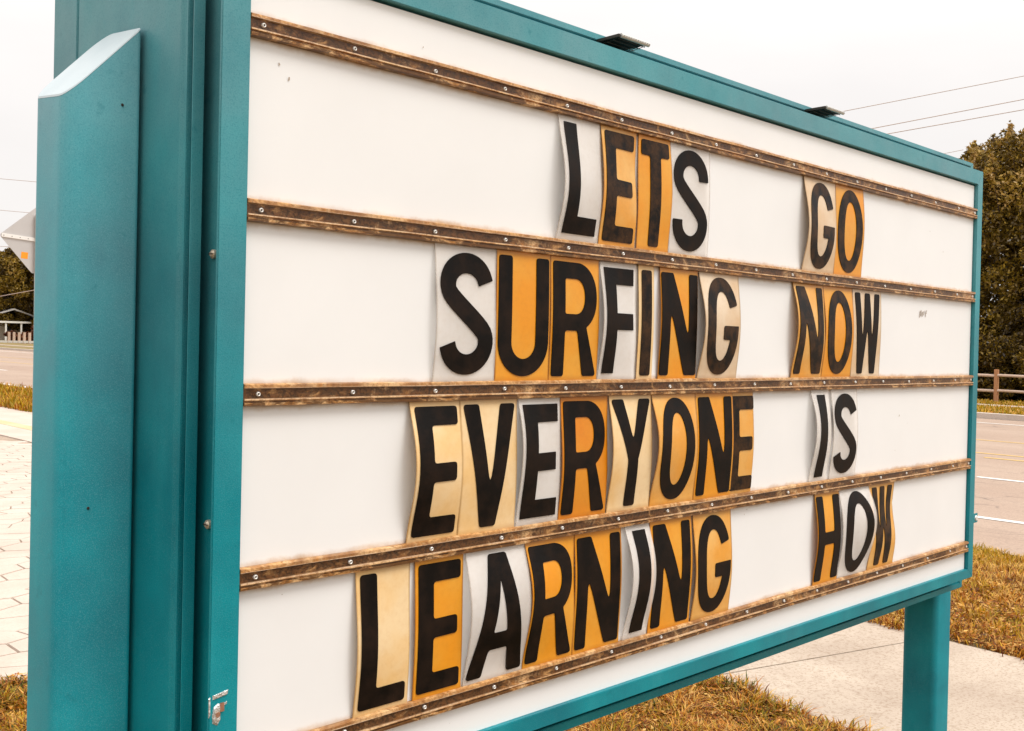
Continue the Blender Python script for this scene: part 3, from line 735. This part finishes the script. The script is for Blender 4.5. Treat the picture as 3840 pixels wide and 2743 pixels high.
def glyph(ch, w, sharp):
    H, t, h = Hh, V_, HB; holes = []
    if sharp: t, h, H = .033, .031, .196
    if ch == 'E': o = [(0, 0), (w, 0), (w, h), (t, h), (t, H / 2 - h * .55), (w * .93, H / 2 - h * .55), (w * .93, H / 2 + h * .45), (t, H / 2 + h * .45), (t, H - h), (w, H - h), (w, H), (0, H)]
    elif ch == 'F': o = [(0, 0), (t, 0), (t, H / 2 - h * .55), (w * .98, H / 2 - h * .55), (w * .98, H / 2 + h * .45), (t, H / 2 + h * .45), (t, H - h), (w, H - h), (w, H), (0, H)]
    elif ch == 'L': o = [(0, 0), (w, 0), (w, h), (t, h), (t, H), (0, H)]
    elif ch == 'T': o = [(w / 2 - t / 2, 0), (w / 2 + t / 2, 0), (w / 2 + t / 2, H - h), (w, H - h), (w, H), (0, H), (0, H - h), (w / 2 - t / 2, H - h)]
    elif ch == 'I': o = [(0, 0), (w, 0), (w, H), (0, H)]
    elif ch == 'H': o = [(0, 0), (t, 0), (t, H / 2 - h / 2), (w - t, H / 2 - h / 2), (w - t, 0), (w, 0), (w, H), (w - t, H), (w - t, H / 2 + h / 2), (t, H / 2 + h / 2), (t, H), (0, H)]
    elif ch == 'N':
        s, d = .0285, .039
        o = [(0, 0), (0, H), (d, H), (w - s, H * s / (w - d)), (w - s, H), (w, H), (w, 0), (w - d, 0), (s, H * (1 - s / (w - d))), (s, 0)]
    elif ch == 'V': o = [(0, H), (.034, H), (w / 2, H * .30), (w - .034, H), (w, H), (w / 2 + .017, 0), (w / 2 - .017, 0)]
    elif ch == 'Y': o = [(0, H), (.035, H), (w / 2, H * .60), (w - .035, H), (w, H), (w / 2 + .0155, H * .44), (w / 2 + .0155, 0), (w / 2 - .0155, 0), (w / 2 - .0155, H * .44)]
    elif ch == 'W':
        o = [(0, H), (.027, H), (.0405, H * .32), (w / 2 - .013, H), (w / 2 + .013, H), (w - .0405, H * .32), (w - .027, H), (w, H), (w - .020, 0), (w - .046, 0), (w / 2, H * .62), (.046, 0), (.020, 0)]
    elif ch == 'A':
        yi = H * .78; xl = lambda y: .034 + (w / 2 - .034) * y / yi; xr = lambda y: w - xl(y)
        o = [(0, 0), (w / 2 - .020, H), (w / 2 + .020, H), (w, 0), (w - .034, 0), (xr(.045), .045), (xl(.045), .045), (.034, 0)]
        holes = [[(xl(.074), .074), (xr(.074), .074), (w / 2 + .001, yi), (w / 2 - .001, yi)]]
    elif ch == 'U':
        c = .058
        o = [(t, H), (0, H)] + arc(w / 2, c, w / 2, c, 180, 360, 24) + [(w, H), (w - t, H)] + arc(w / 2, c, w / 2 - t, c - h, 360, 180, 20)
    elif ch == 'O':
        o = arc(w / 2, H / 2, w / 2, H / 2, 0, 360, 56, 2.15)[:-1]; holes = [arc(w / 2, H / 2, w / 2 - t, H / 2 - h, 0, 360, 48, 2.15)[:-1]]
    elif ch == 'G':
        e = 2.2; yb = H * .505
        o = arc(w / 2, H / 2, w / 2, H / 2, 24, 359, 48, e) + [(w, yb), (w * .52, yb), (w * .52, yb - h), (w - t, yb - h)]
        inner = [p for p in arc(w / 2, H / 2, w / 2 - t, H / 2 - h, 356, 30, 44, e) if not (p[0] > w * .5 and yb - h - .001 < p[1] < H / 2 + .012)]
        o += inner
    elif ch == 'S':
        rx = w / 2 - t / 2; ry = H * .265 - h / 2; uy = H * .735; ly = H * .265
        a1 = arc(w / 2, H - h / 2 - ry, rx, ry, -8 if not sharp else 8, 208, 26); a2 = arc(w / 2, h / 2 + ry + .002, rx * 1.0, ry * 1.04, 28, -188 if not sharp else -172, 26)
        mid0, mid1 = Vector(a1[-1]), Vector(a2[0]); path = a1 + [tuple(mid0.lerp(mid1, k / 6)) for k in range(1, 6)] + a2
        for _ in range(3):
            path = [path[0]] + [((path[i - 1][0] + 2 * path[i][0] + path[i + 1][0]) / 4, (path[i - 1][1] + 2 * path[i][1] + path[i + 1][1]) / 4) for i in range(1, len(path) - 1)] + [path[-1]]
        o = stroke(path, t)
    elif ch == 'R':
        a = w * .50; yb = H * .40; ry = (H - yb) / 2; cy = yb + ry
        A = arc(a, cy, w * .97 - a, ry, 90, -62, 20, 2.2)
        o = [(0, 0), (0, H), (a, H)] + A + [(w, 0), (w - .036, 0), (a * 1.08, yb), (t, yb), (t, 0)]
        holes = [[(t, H - h), (a, H - h)] + arc(a, cy, w * .97 - a - t, ry - h, 80, -80, 14, 2.2) + [(a, yb + h), (t, yb + h)]]
        holes[0] = holes[0][::-1]
    r = .0008 if sharp else .006
    return rounded(o, r), [rounded(q, .0008 if sharp else .004) for q in holes], H

WID = dict(E=.088, N=.121, G=.124, O=.120, S=.118, U=.120, R=.118, I=.031, Y=.118, V=.117, W=.132, H=.110, A=.127, L=.088, T=.084, F=.088)
def bulge(tx, tz, aL, aR, q, tw):
    t = min(1, max(0, tz)); b = max(0, math.sin(math.pi * t ** q)) ** 1.35
    return b * (aL * (1 - tx) ** 1.0 + aR * tx) + tw * math.sin(2 * math.pi * t) * .5 * max(0, math.sin(math.pi * t)) ** .5

def letter_tile(ch, row, x0, x1, kind, sharp, aL, aR, q, tw, label, lw=None, inset=None, worn=False, dy=0.0, mirror=False):
    zb = Z0 - RP * row + .0118; zt = Z0 - RP * (row - 1) - .0148
    t = thing('letter_tile', label, 'letter tile', (x0, -.0030 + dy, zb), 'changeable letter tiles on the white board')
    w, hh = x1 - x0, zt - zb
    aL, aR, tw = aL / 1000, aR / 1000, tw / 1000
    nx, nz = 6, 26; bm = bmesh.new(); F = {}
    for i in range(nx + 1):
        for j in range(nz + 1):
            tx, tz = i / nx, j / nz; b = -bulge(tx, tz, aL, aR, q, tw)
            F[i, j] = (bm.verts.new((tx * w + LEAN * tz * hh, b - .0009, tz * hh)), bm.verts.new((tx * w + LEAN * tz * hh, b, tz * hh)))
    for s in (0, 1):
        for i in range(nx):
            for j in range(nz):
                bm.faces.new((F[i, j][s], F[i + 1, j][s], F[i + 1, j + 1][s], F[i, j + 1][s]))
    for j in range(nz):
        for i in (0, nx): bm.faces.new((F[i, j][0], F[i, j + 1][0], F[i, j + 1][1], F[i, j][1]))
    for i in range(nx):
        for j in (0, nz): bm.faces.new((F[i, j][0], F[i + 1, j][0], F[i + 1, j][1], F[i, j][1]))
    me = bm_mesh('tile_sheet', bm, True)
    o = link('tile_sheet', me, TILE[kind], t)
    md = o.modifiers.new('e', 'EDGE_SPLIT'); md.split_angle = 1.0
    # the letter itself
    gw = lw or WID[ch]; outer, holes, H = glyph(ch, gw, sharp)
    gx = inset if inset is not None else (w - gw) / 2
    gz = (hh - H) / 2 + random.uniform(-.0008, .0008)
    cu = bpy.data.curves.new('g', 'CURVE'); cu.dimensions = '2D'; cu.fill_mode = 'BOTH'; cu.extrude = .0006
    for poly in [outer] + holes:
        sp = cu.splines.new('POLY'); sp.points.add(len(poly) - 1)
        for k, p in enumerate(poly): sp.points[k].co = (p[0], p[1], 0, 1)
        sp.use_cyclic_u = True
    co = bpy.data.objects.new('g', cu); me = bpy.data.meshes.new_from_object(co); bpy.data.objects.remove(co); bpy.data.curves.remove(cu)
    bm = bmesh.new(); bm.from_mesh(me); bpy.data.meshes.remove(me)
    for k in range(1, 26):
        g = bm.verts[:] + bm.edges[:] + bm.faces[:]; bmesh.ops.bisect_plane(bm, geom=g, plane_co=(0, H * k / 26, 0), plane_no=(0, 1, 0))
    for k in range(1, 4):
        g = bm.verts[:] + bm.edges[:] + bm.faces[:]; bmesh.ops.bisect_plane(bm, geom=g, plane_co=(gw * k / 4, 0, 0), plane_no=(1, 0, 0))
    for v_ in bm.verts:
        x, y, z = v_.co; X, Z = x + gx, y + gz
        b = -bulge(X / w, Z / hh, aL, aR, q, tw)
        v_.co = (X + LEAN * Z, b - .0018 + z, Z)
    me = bm_mesh('letter', bm); me.name = 'letter'
    link('letter', me, WORN if worn else BLACK, t)

D = {'clear': 'clear', 'beige': 'beige', 'pale': 'pale yellowed', 'honey': 'honey yellow', 'amber': 'bright amber', 'deep': 'deep orange amber'}
ORD = ['first', 'second', 'third', 'fourth', 'fifth', 'sixth', 'seventh', 'eighth']
#        letter x0 x1 kind sharp aL aR q twist worn
WORDS = [
 (1, 'LETS', [('L', .587, .699, 'clear', 1, 20, 8, 1.0, 4, 0), ('E', .701, .806, 'honey', 0, 13, 2, 1.45, 8, 1), ('T', .812, .911, 'amber', 0, 2, 9, 1.3, 3, 1), ('S', .912, 1.046, 'clear', 0, 4, 3, 1.0, 0, 0)]),
 (1, 'GO', [('G', 1.422, 1.570, 'beige', 0, 17, 6, 1.05, 3, 1), ('O', 1.571, 1.712, 'amber', 0, 3, 6, 1.2, 0, 1)]),
 (2, 'SURFING', [('S', .310, .444, 'clear', 1, 8, 2, 1.1, 3, 0), ('U', .445, .574, 'amber', 0, 1, 2, 1.0, 0, 0), ('R', .575, .703, 'amber', 0, 3, 4, 1.0, 0, 0), ('F', .705, .812, 'clear', 1, 15, 3, 1.25, 5, 0),
                 ('I', .819, .867, 'pale', 0, 4, 3, 1.0, 0, 1), ('N', .886, 1.012, 'amber', 0, 6, 2, 1.1, 0, 0), ('G', 1.016, 1.160, 'beige', 0, 20, 9, 1.0, 0, 1)]),
 (2, 'NOW', [('N', 1.383, 1.521, 'honey', 0, 20, 10, 1.45, 8, 1), ('O', 1.522, 1.665, 'amber', 0, 10, 8, 1.0, 0, 1), ('W', 1.667, 1.820, 'beige', 0, 4, 3, 1.2, 0, 0)]),
 (3, 'EVERYONE', [('E', .263, .367, 'pale', 0, 23, 12, 1.3, 6, 0), ('V', .368, .497, 'pale', 0, 9, 4, 1.1, 2, 0), ('E', .500, .605, 'clear', 1, 17, 5, 1.5, 5, 0), ('R', .606, .735, 'deep', 0, 8, 3, 1.1, 3, 0),
                  ('Y', .738, .865, 'pale', 0, 15, 7, 1.2, 3, 0), ('O', .866, 1.011, 'honey', 0, 23, 11, 1.3, 4, 0), ('N', 1.012, 1.147, 'amber', 0, 8, 6, 1.2, 2, 0), ('E', 1.135, 1.228, 'honey', 0, 4, 6, 1.2, 2, 1)]),
 (3, 'IS', [('I', 1.474, 1.556, 'clear', 1, 22, 14, 1.45, 8, 0), ('S', 1.570, 1.702, 'clear', 1, 11, 6, 1.2, 3, 0)]),
 (4, 'LEARNING', [('L', .167, .270, 'pale', 0, 9, 3, 1.0, 2, 0), ('E', .280, .381, 'amber', 0, 4, 1, 1.1, 1, 0), ('A', .385, .521, 'clear', 0, 20, 22, 1.35, 6, 0), ('R', .522, .649, 'amber', 0, 24, 4, 1.4, 5, 0),
                  ('N', .650, .781, 'amber', 0, 5, 5, 1.2, 0, 0), ('I', .792, .866, 'clear', 1, 27, 24, 1.45, 9, 0), ('N', .869, 1.006, 'amber', 0, 8, 7, 1.3, 2, 0), ('G', 1.011, 1.149, 'honey', 0, 12, 7, 1.0, 2, 0)]),
 (4, 'HOW', [('H', 1.503, 1.619, 'amber', 0, 13, 10, 1.35, 5, 0), ('O', 1.620, 1.774, 'clear', 0, 17, 30, 1.5, 9, 0), ('W', 1.776, 1.922, 'honey', 0, 14, 2, 1.6, 14, 1)]),
]
ROWN = {1: 'top', 2: 'second', 3: 'third', 4: 'bottom'}
for row, word, tiles in WORDS:
    for k, (ch, x0, x1, kind, sharp, aL, aR, q, tw, worn) in enumerate(tiles):
        pos = ORD[k] if k < len(tiles) - 1 or len(word) < 3 else 'last'
        adj = 'worn black' if worn else 'black'
        lab = '%s letter %s on %s tile, %s letter of %s, %s row' % (adj, ch, D[kind], pos, word, ROWN[row])
        lw = None; inset = None; dy = 0.0
        if row == 3 and k == 7: dy = .0014; inset = .006; lw = .086
        if ch == 'I' and sharp: lw = .038
        if row == 4 and ch == 'O': lw = .126
        if row == 4 and ch == 'W': lw = .118
        letter_tile(ch, row, x0, x1, kind, bool(sharp), aL, aR, q, tw, lab, lw, inset, bool(worn), dy)

# ------------------------------------------------------------------ behind: fence, bollards, trees, traffic sign, house, cables
fence = thing('rail_fence', 'two rail wooden fence across the road in front of the big dark tree', 'fence', (36.07, 12.43, G(36.07, 12.43)))
def fpart(name, me, m, parent=None):
    o = link(name, me, m, parent or fence); o.location = (0, 0, 0)
    if parent is None: o.location = tuple(-c for c in fence.location)
    return o
fx = 36.07
for k in range(-2, 5):
    y = 12.43 + 2.45 * k; z = G(fx, y, .08); r = random.Random(k)
    bm = bmesh.new(); bm_box(bm, fx - .065, fx + .065, y - .065, y + .065, z - .3, z + 1.19 + r.uniform(-.02, .02), .012)
    fpart('fence_post', bm_mesh('fence_post', bm), WOODP)
    for h in (.98, .46):
        bm = bmesh.new(); a = (fx - .03, y + .05, G(fx, y, .08 + h)); b = (fx - .03, y + 2.40, G(fx, y + 2.4, .08 + h + r.uniform(-.02, .03)))
        bm_cyl(bm, a, b, .05, .045, 8); fpart('fence_rail', bm_mesh('fence_rail', bm), WOOD)
kx = 41.0
pick = thing('bollard_fence', 'row of short timber bollards and low pale rail far across the road', 'fence', (kx, 116, G(kx, 116)))
for k in range(8):
    y = 110.5 + 1.55 * k; z = G(kx, y, 0)
    bm = bmesh.new(); bm_cyl(bm, (kx, y, z - .2), (kx, y, z + 1.32), .17, .14, 8)
    o = link('bollard', bm_mesh('bollard', bm), WOOD, pick); o.location = tuple(-c for c in pick.location)
bm = bmesh.new(); bm_box(bm, kx - .08, kx - .20 + .08, 106, 126, G(kx, 116, .18), G(kx, 116, .42)); o = link('low_rail', bm_mesh('low_rail', bm), WHITEP, pick); o.location = tuple(-c for c in pick.location)

def leafmesh(name, centres, n, size, tone_fn, rng):
    """many small leaf faces gathered in clumps"""
    k = len(centres); wt = centres[:, 3] ** 1.7; idx = rng.choice(k, n, p=wt / wt.sum())
    cc = centres[idx]; rad = cc[:, 3]
    d = rng.normal(size=(n, 3)); d /= np.linalg.norm(d, axis=1)[:, None]
    p = cc[:, :3] + d * (rad * rng.uniform(.35, 1.0, n) ** .6)[:, None] * np.array([1, 1, .75])
    a = rng.normal(size=(n, 3)) + d * .5; a /= np.linalg.norm(a, axis=1)[:, None]
    b = np.cross(a, rng.normal(size=(n, 3))); b /= np.linalg.norm(b, axis=1)[:, None]
    s = size * rng.uniform(.5, 1.4, n)[:, None]
    V = np.stack([p - a * s, p + b * s * .45, p + a * s, p - b * s * .45], 1).reshape(-1, 3)
    me = bpy.data.meshes.new(name); me.vertices.add(n * 4); me.vertices.foreach_set('co', V.ravel())
    me.loops.add(n * 4); me.loops.foreach_set('vertex_index', np.arange(n * 4, dtype=np.int32))
    me.polygons.add(n); me.polygons.foreach_set('loop_start', np.arange(0, n * 4, 4, dtype=np.int32)); me.update(calc_edges=True)
    at = me.color_attributes.new('tone', 'FLOAT_COLOR', 'POINT')
    col = np.ones((n, 4, 4)); col[:, :, 0] = np.clip(tone_fn(idx, p, rng), 0, 1)[:, None]; col[:, :, 1] = rng.uniform(0, 1, n)[:, None]
    at.data.foreach_set('color', col.ravel()); return me

def tree_meshes(seed, h, spread, nleaf, size, low=.6, sprigs=30, bias=0.0):
    rng = np.random.default_rng(seed); r = random.Random(seed)
    cs = []
    for i in range(230):
        u = r.random(); zc = low + (h - low) * (u ** .85); prof = math.sin(min(1, max(.04, (zc / h))) ** .75 * math.pi) ** .55 if zc < h else .1
        R = spread * max(.18, prof); a = r.uniform(0, 6.283); q = R * (r.random() ** .4) * .92
        cs.append((q * math.cos(a), q * math.sin(a), min(zc, h - .6), r.uniform(.55, 1.15) * spread / 4))
    for i in range(sprigs):
        a = r.uniform(0, 6.283); q = spread * r.random() * .9; zt_ = h * (1 - .28 * (q / spread) ** 2) - r.uniform(-.2, .7); tx_, ty_ = r.uniform(-.5, .5), r.uniform(-.5, .5)
        for k in range(5): cs.append((q * math.cos(a) + tx_ * k * .3, q * math.sin(a) + ty_ * k * .3, zt_ + k * .13, r.uniform(.10, .30) * (1 - k * .14)))
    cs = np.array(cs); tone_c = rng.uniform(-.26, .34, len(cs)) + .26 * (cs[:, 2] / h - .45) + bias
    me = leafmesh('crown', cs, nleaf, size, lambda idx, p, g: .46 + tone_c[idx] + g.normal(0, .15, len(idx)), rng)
    me.materials.append(LEAF)
    bm = bmesh.new(); bm_cyl(bm, (0, 0, -.4), (.1, .05, h * .35), .26, .19, 10); bm_cyl(bm, (.1, .05, h * .35), (.0, .1, h * .8), .19, .06, 8)
    for i in range(16):
        c = cs[r.randrange(len(cs))]; z0 = h * r.uniform(.15, .55); bm_cyl(bm, (.06, .04, z0), (c[0], c[1], max(z0 + .5, c[2])), .08, .02, 6, False)
    for c in cs[-5 * sprigs::5]:
        bm_cyl(bm, (c[0] * .7, c[1] * .7, c[2] - 1.5), (c[0], c[1], c[2] + .25), .03, .008, 5, False)
    tm = bm_mesh('trunk', bm, True); tm.materials.append(BARK); return me, tm
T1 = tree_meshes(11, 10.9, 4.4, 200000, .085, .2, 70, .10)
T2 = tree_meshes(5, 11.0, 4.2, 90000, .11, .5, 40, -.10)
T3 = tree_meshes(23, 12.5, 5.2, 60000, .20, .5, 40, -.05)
def tree(T, x, y, s, rot, label, group=None):
    t = thing('broadleaf_tree', label, 'tree', (x, y, G(x, y)), group); t.rotation_euler = (0, 0, rot); t.scale = (s, s, s)
    link('crown', T[0], None, t); link('trunk', T[1], None, t)
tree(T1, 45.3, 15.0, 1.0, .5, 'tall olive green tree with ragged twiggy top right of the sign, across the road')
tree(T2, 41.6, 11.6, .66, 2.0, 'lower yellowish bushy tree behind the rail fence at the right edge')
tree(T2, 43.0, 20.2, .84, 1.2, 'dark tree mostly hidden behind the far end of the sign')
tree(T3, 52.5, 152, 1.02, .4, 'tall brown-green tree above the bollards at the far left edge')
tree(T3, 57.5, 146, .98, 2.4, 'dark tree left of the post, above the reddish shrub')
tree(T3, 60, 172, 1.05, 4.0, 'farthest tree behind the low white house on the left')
def shrub(name, label, x, y, h, w, n, size, m, seed, ntone=.5):
    rng = np.random.default_rng(seed); r = random.Random(seed)
    cs = np.array([(r.uniform(-w, w), r.uniform(-w, w), r.uniform(.15, 1) * h * .8, r.uniform(.3, .5) * h * .6) for i in range(26)])
    t = thing(name, label, 'shrub', (x, y, G(x, y)))
    me = leafmesh('foliage', cs, n, size, lambda idx, p, g: ntone + g.normal(0, .2, len(idx)), rng); me.materials.append(m); link('foliage', me, None, t)
    bm = bmesh.new()
    for i in range(7): bm_cyl(bm, (0, 0, -.1), (cs[i][0], cs[i][1], cs[i][2]), .04, .015, 5, False)
    link('stems', bm_mesh('stems', bm), BARK, t)
shrub('rusty_shrub', 'rust red shrub behind the bollards beside the teal post', 43.8, 118.5, 2.6, 1.6, 9000, .14, REDLEAF, 3)
shrub('rusty_shrub', 'dark red-brown shrub below the white house on the far left', 43.6, 123.5, 1.6, 1.8, 7000, .14, REDLEAF, 9, .2)
shrub('understory_shrub', 'dark leafy undergrowth behind the two rail fence', 38.9, 14.2, 2.6, 1.3, 26000, .07, LEAF, 4, .38)
shrub('understory_shrub', 'olive undergrowth behind the fence at the right edge of the view', 39.2, 11.3, 2.4, 1.3, 26000, .07, LEAF, 6, .5)
shrub('understory_shrub', 'dark undergrowth behind the fence beside the sign edge', 39.6, 17.0, 3.0, 1.5, 26000, .07, LEAF, 8, .3)

# low white house far on the left
HX, HY = 53.5, 150.0; hz = G(HX, HY, .3)
house = thing('bungalow', 'low white house with pale roof and porch among the trees far on the left', 'house', (HX, HY, hz))
def hp(name, bm, m, parent=house): return link(name, bm_mesh(name, bm), m, parent)
bm = bmesh.new(); bm_box(bm, -6, 1.2, 0, 8, -.5, 2.5); hp('wall', bm, simple('cream siding', (.42, .36, .30), .8, 0, .1, 1))
bm = bmesh.new()
vv = [bm.verts.new(p) for p in ((-7, -1.2, 2.5), (2.0, -1.2, 2.5), (-2.5, -1.2, 4.0), (-7, 8.6, 2.5), (2.0, 8.6, 2.5), (-2.5, 8.6, 4.0), (-7, -1.2, 2.7), (2.0, -1.2, 2.7), (-2.5, -1.2, 4.2), (-7, 8.6, 2.7), (2.0, 8.6, 2.7), (-2.5, 8.6, 4.2))]
for q in ((0, 2, 5, 3), (2, 1, 4, 5), (6, 9, 11, 8), (8, 11, 10, 7), (0, 6, 8, 2), (2, 8, 7, 1), (3, 5, 11, 9), (5, 4, 10, 11), (0, 3, 9, 6), (1, 7, 10, 4)): bm.faces.new([vv[i] for i in q])
hp('roof', bm, ROOFM)
bm = bmesh.new(); bm_box(bm, -6.5, 1.6, -2.6, -1.25, 2.15, 2.4); hp('porch_beam', bm, WHITEP)
for x in (-6, -4, -2, 0, 1.4):
    bm = bmesh.new(); bm_box(bm, x - .1, x + .1, -2.5, -2.3, -.5, 2.15); hp('porch_post', bm, WHITEP)
for x in (-5, -2.6, -.3):
    bm = bmesh.new(); bm_box(bm, x - .55, x + .55, -.05, -.003, .8, 2.0); w_ = hp('window', bm, WHITEP)
    bm = bmesh.new(); bm_box(bm, x - .45, x + .45, -.08, -.052, .9, 1.9); hp('pane', bm, GLASSD, w_)

# diamond shaped traffic sign, seen from behind
tx, ty, tz = 7.165, 20.54, 3.70
dsgn = thing('traffic_sign', 'grey back of diamond traffic sign with white brace and orange sticker', 'traffic sign', (tx, ty, G(tx, ty)))
zc = tz - G(tx, ty); hd = .70; TR = math.radians(4)
def dp(name, bm, m):
    for v_ in bm.verts:
        if name != 'sign_post': a_, b_ = v_.co.x, v_.co.z - zc; v_.co.x = a_ * math.cos(TR) + b_ * math.sin(TR); v_.co.z = zc - a_ * math.sin(TR) + b_ * math.cos(TR)
    return link(name, bm_mesh(name, bm), m, dsgn)
bm = bmesh.new()
A = [(-hd, 0), (0, -hd), (hd, 0), (0, hd)]; A = rounded(A, .06)
fr = [bm.verts.new((x, 0, zc + z)) for x, z in A]; bk = [bm.verts.new((x, .004, zc + z)) for x, z in A]; n = len(A)
bm.faces.new(fr); bm.faces.new(bk)
for i in range(n): bm.faces.new((fr[i], fr[(i + 1) % n], bk[(i + 1) % n], bk[i]))
dp('sign_plate', bm, SIGNAL)
bm = bmesh.new(); bm_box(bm, -.66, .66, -.026, -.001, zc - .035, zc + .04, .003); dp('brace', bm, simple('white painted brace', (.75, .73, .70), .5, 0, .08, 8))
bm = bmesh.new()
for k in range(9): bm_cyl(bm, (-.62 + k * .155, -.029, zc), (-.62 + k * .155, -.026, zc), .009, .007, 8)
dp('brace_bolts', bm, DARKM)
bm = bmesh.new(); bm_box(bm, -.255, -.125, -.003, -.001, zc - .405, zc - .275); dp('sticker', bm, STICK)
bm = bmesh.new(); bm_box(bm, -.03, .03, -.09, -.027, -.3, zc + .5); dp('sign_post', bm, PALEM)

# overhead cables
def cable(label, p, q, r, sag=.3):
    bm = bmesh.new(); p = Vector(p); q = Vector(q); n = 14; prev = None
    for i in range(n):
        a = p.lerp(q, i / n) - Vector((0, 0, sag * 4 * (i / n) * (1 - i / n))); b = p.lerp(q, (i + 1) / n) - Vector((0, 0, sag * 4 * ((i + 1) / n) * (1 - (i + 1) / n)))
        bm_cyl(bm, a, b, r, None, 6, False)
    c = (p + q) / 2
    for v_ in bm.verts: v_.co -= c
    o = link('overhead_cable', bm_mesh('overhead_cable', bm), WIRE); o.location = c
    return tag(o, label, 'cable', 'overhead cables crossing the sky')
def span(a, b, z, ext0, ext1):
    def at(x, y): 
        d = FW + RT * ((x - 1920) / 3900) - UP * ((y - 1371.5) / 3900); return CAM + d * z
    A_, B_ = at(*a), at(*b); d = B_ - A_
    return A_ - d * ext0, B_ + d * ext1
p, q = span((3139, 423), (3328, 386), 38, 8, 6); cable('thin cable in the sky touching the far lamp on the sign, uppermost on the right', p, q, .012, 0)
p, q = span((3270, 483), (3701, 400), 38, 4, 3); cable('thin cable above the sign corner, middle one of three on the right', p, q, .014, 0)
p, q = span((3300, 508), (3840, 412), 38, 4, .2); cable('thin cable just above the tree top, lowest of three on the right', p, q, .014, 0)
p, q = span((3500, 585), (3575, 570), 38, 3, .5); cable('short stretch of faint cable behind the twigs at the sign corner', p, q, .009, 0)
p, q = span((0, 671), (115, 681), 44, 3, 3); cable('faint cable in the sky high above the traffic sign on the left', p, q, .010, 0)
p, q = span((0, 789), (115, 799), 44, 3, 3); cable('faint cable in the sky at the top tip of the traffic sign', p, q, .010, 0)
p, q = span((0, 925), (60, 926), 44, 3, 3); cable('faint cable passing behind the lower half of the traffic sign', p, q, .010, 0)
p, q = span((0, 1112), (99, 1094), 60, 3, 3); cable('pale cable drawn across the dark trees on the far left', p, q, .018, 0)
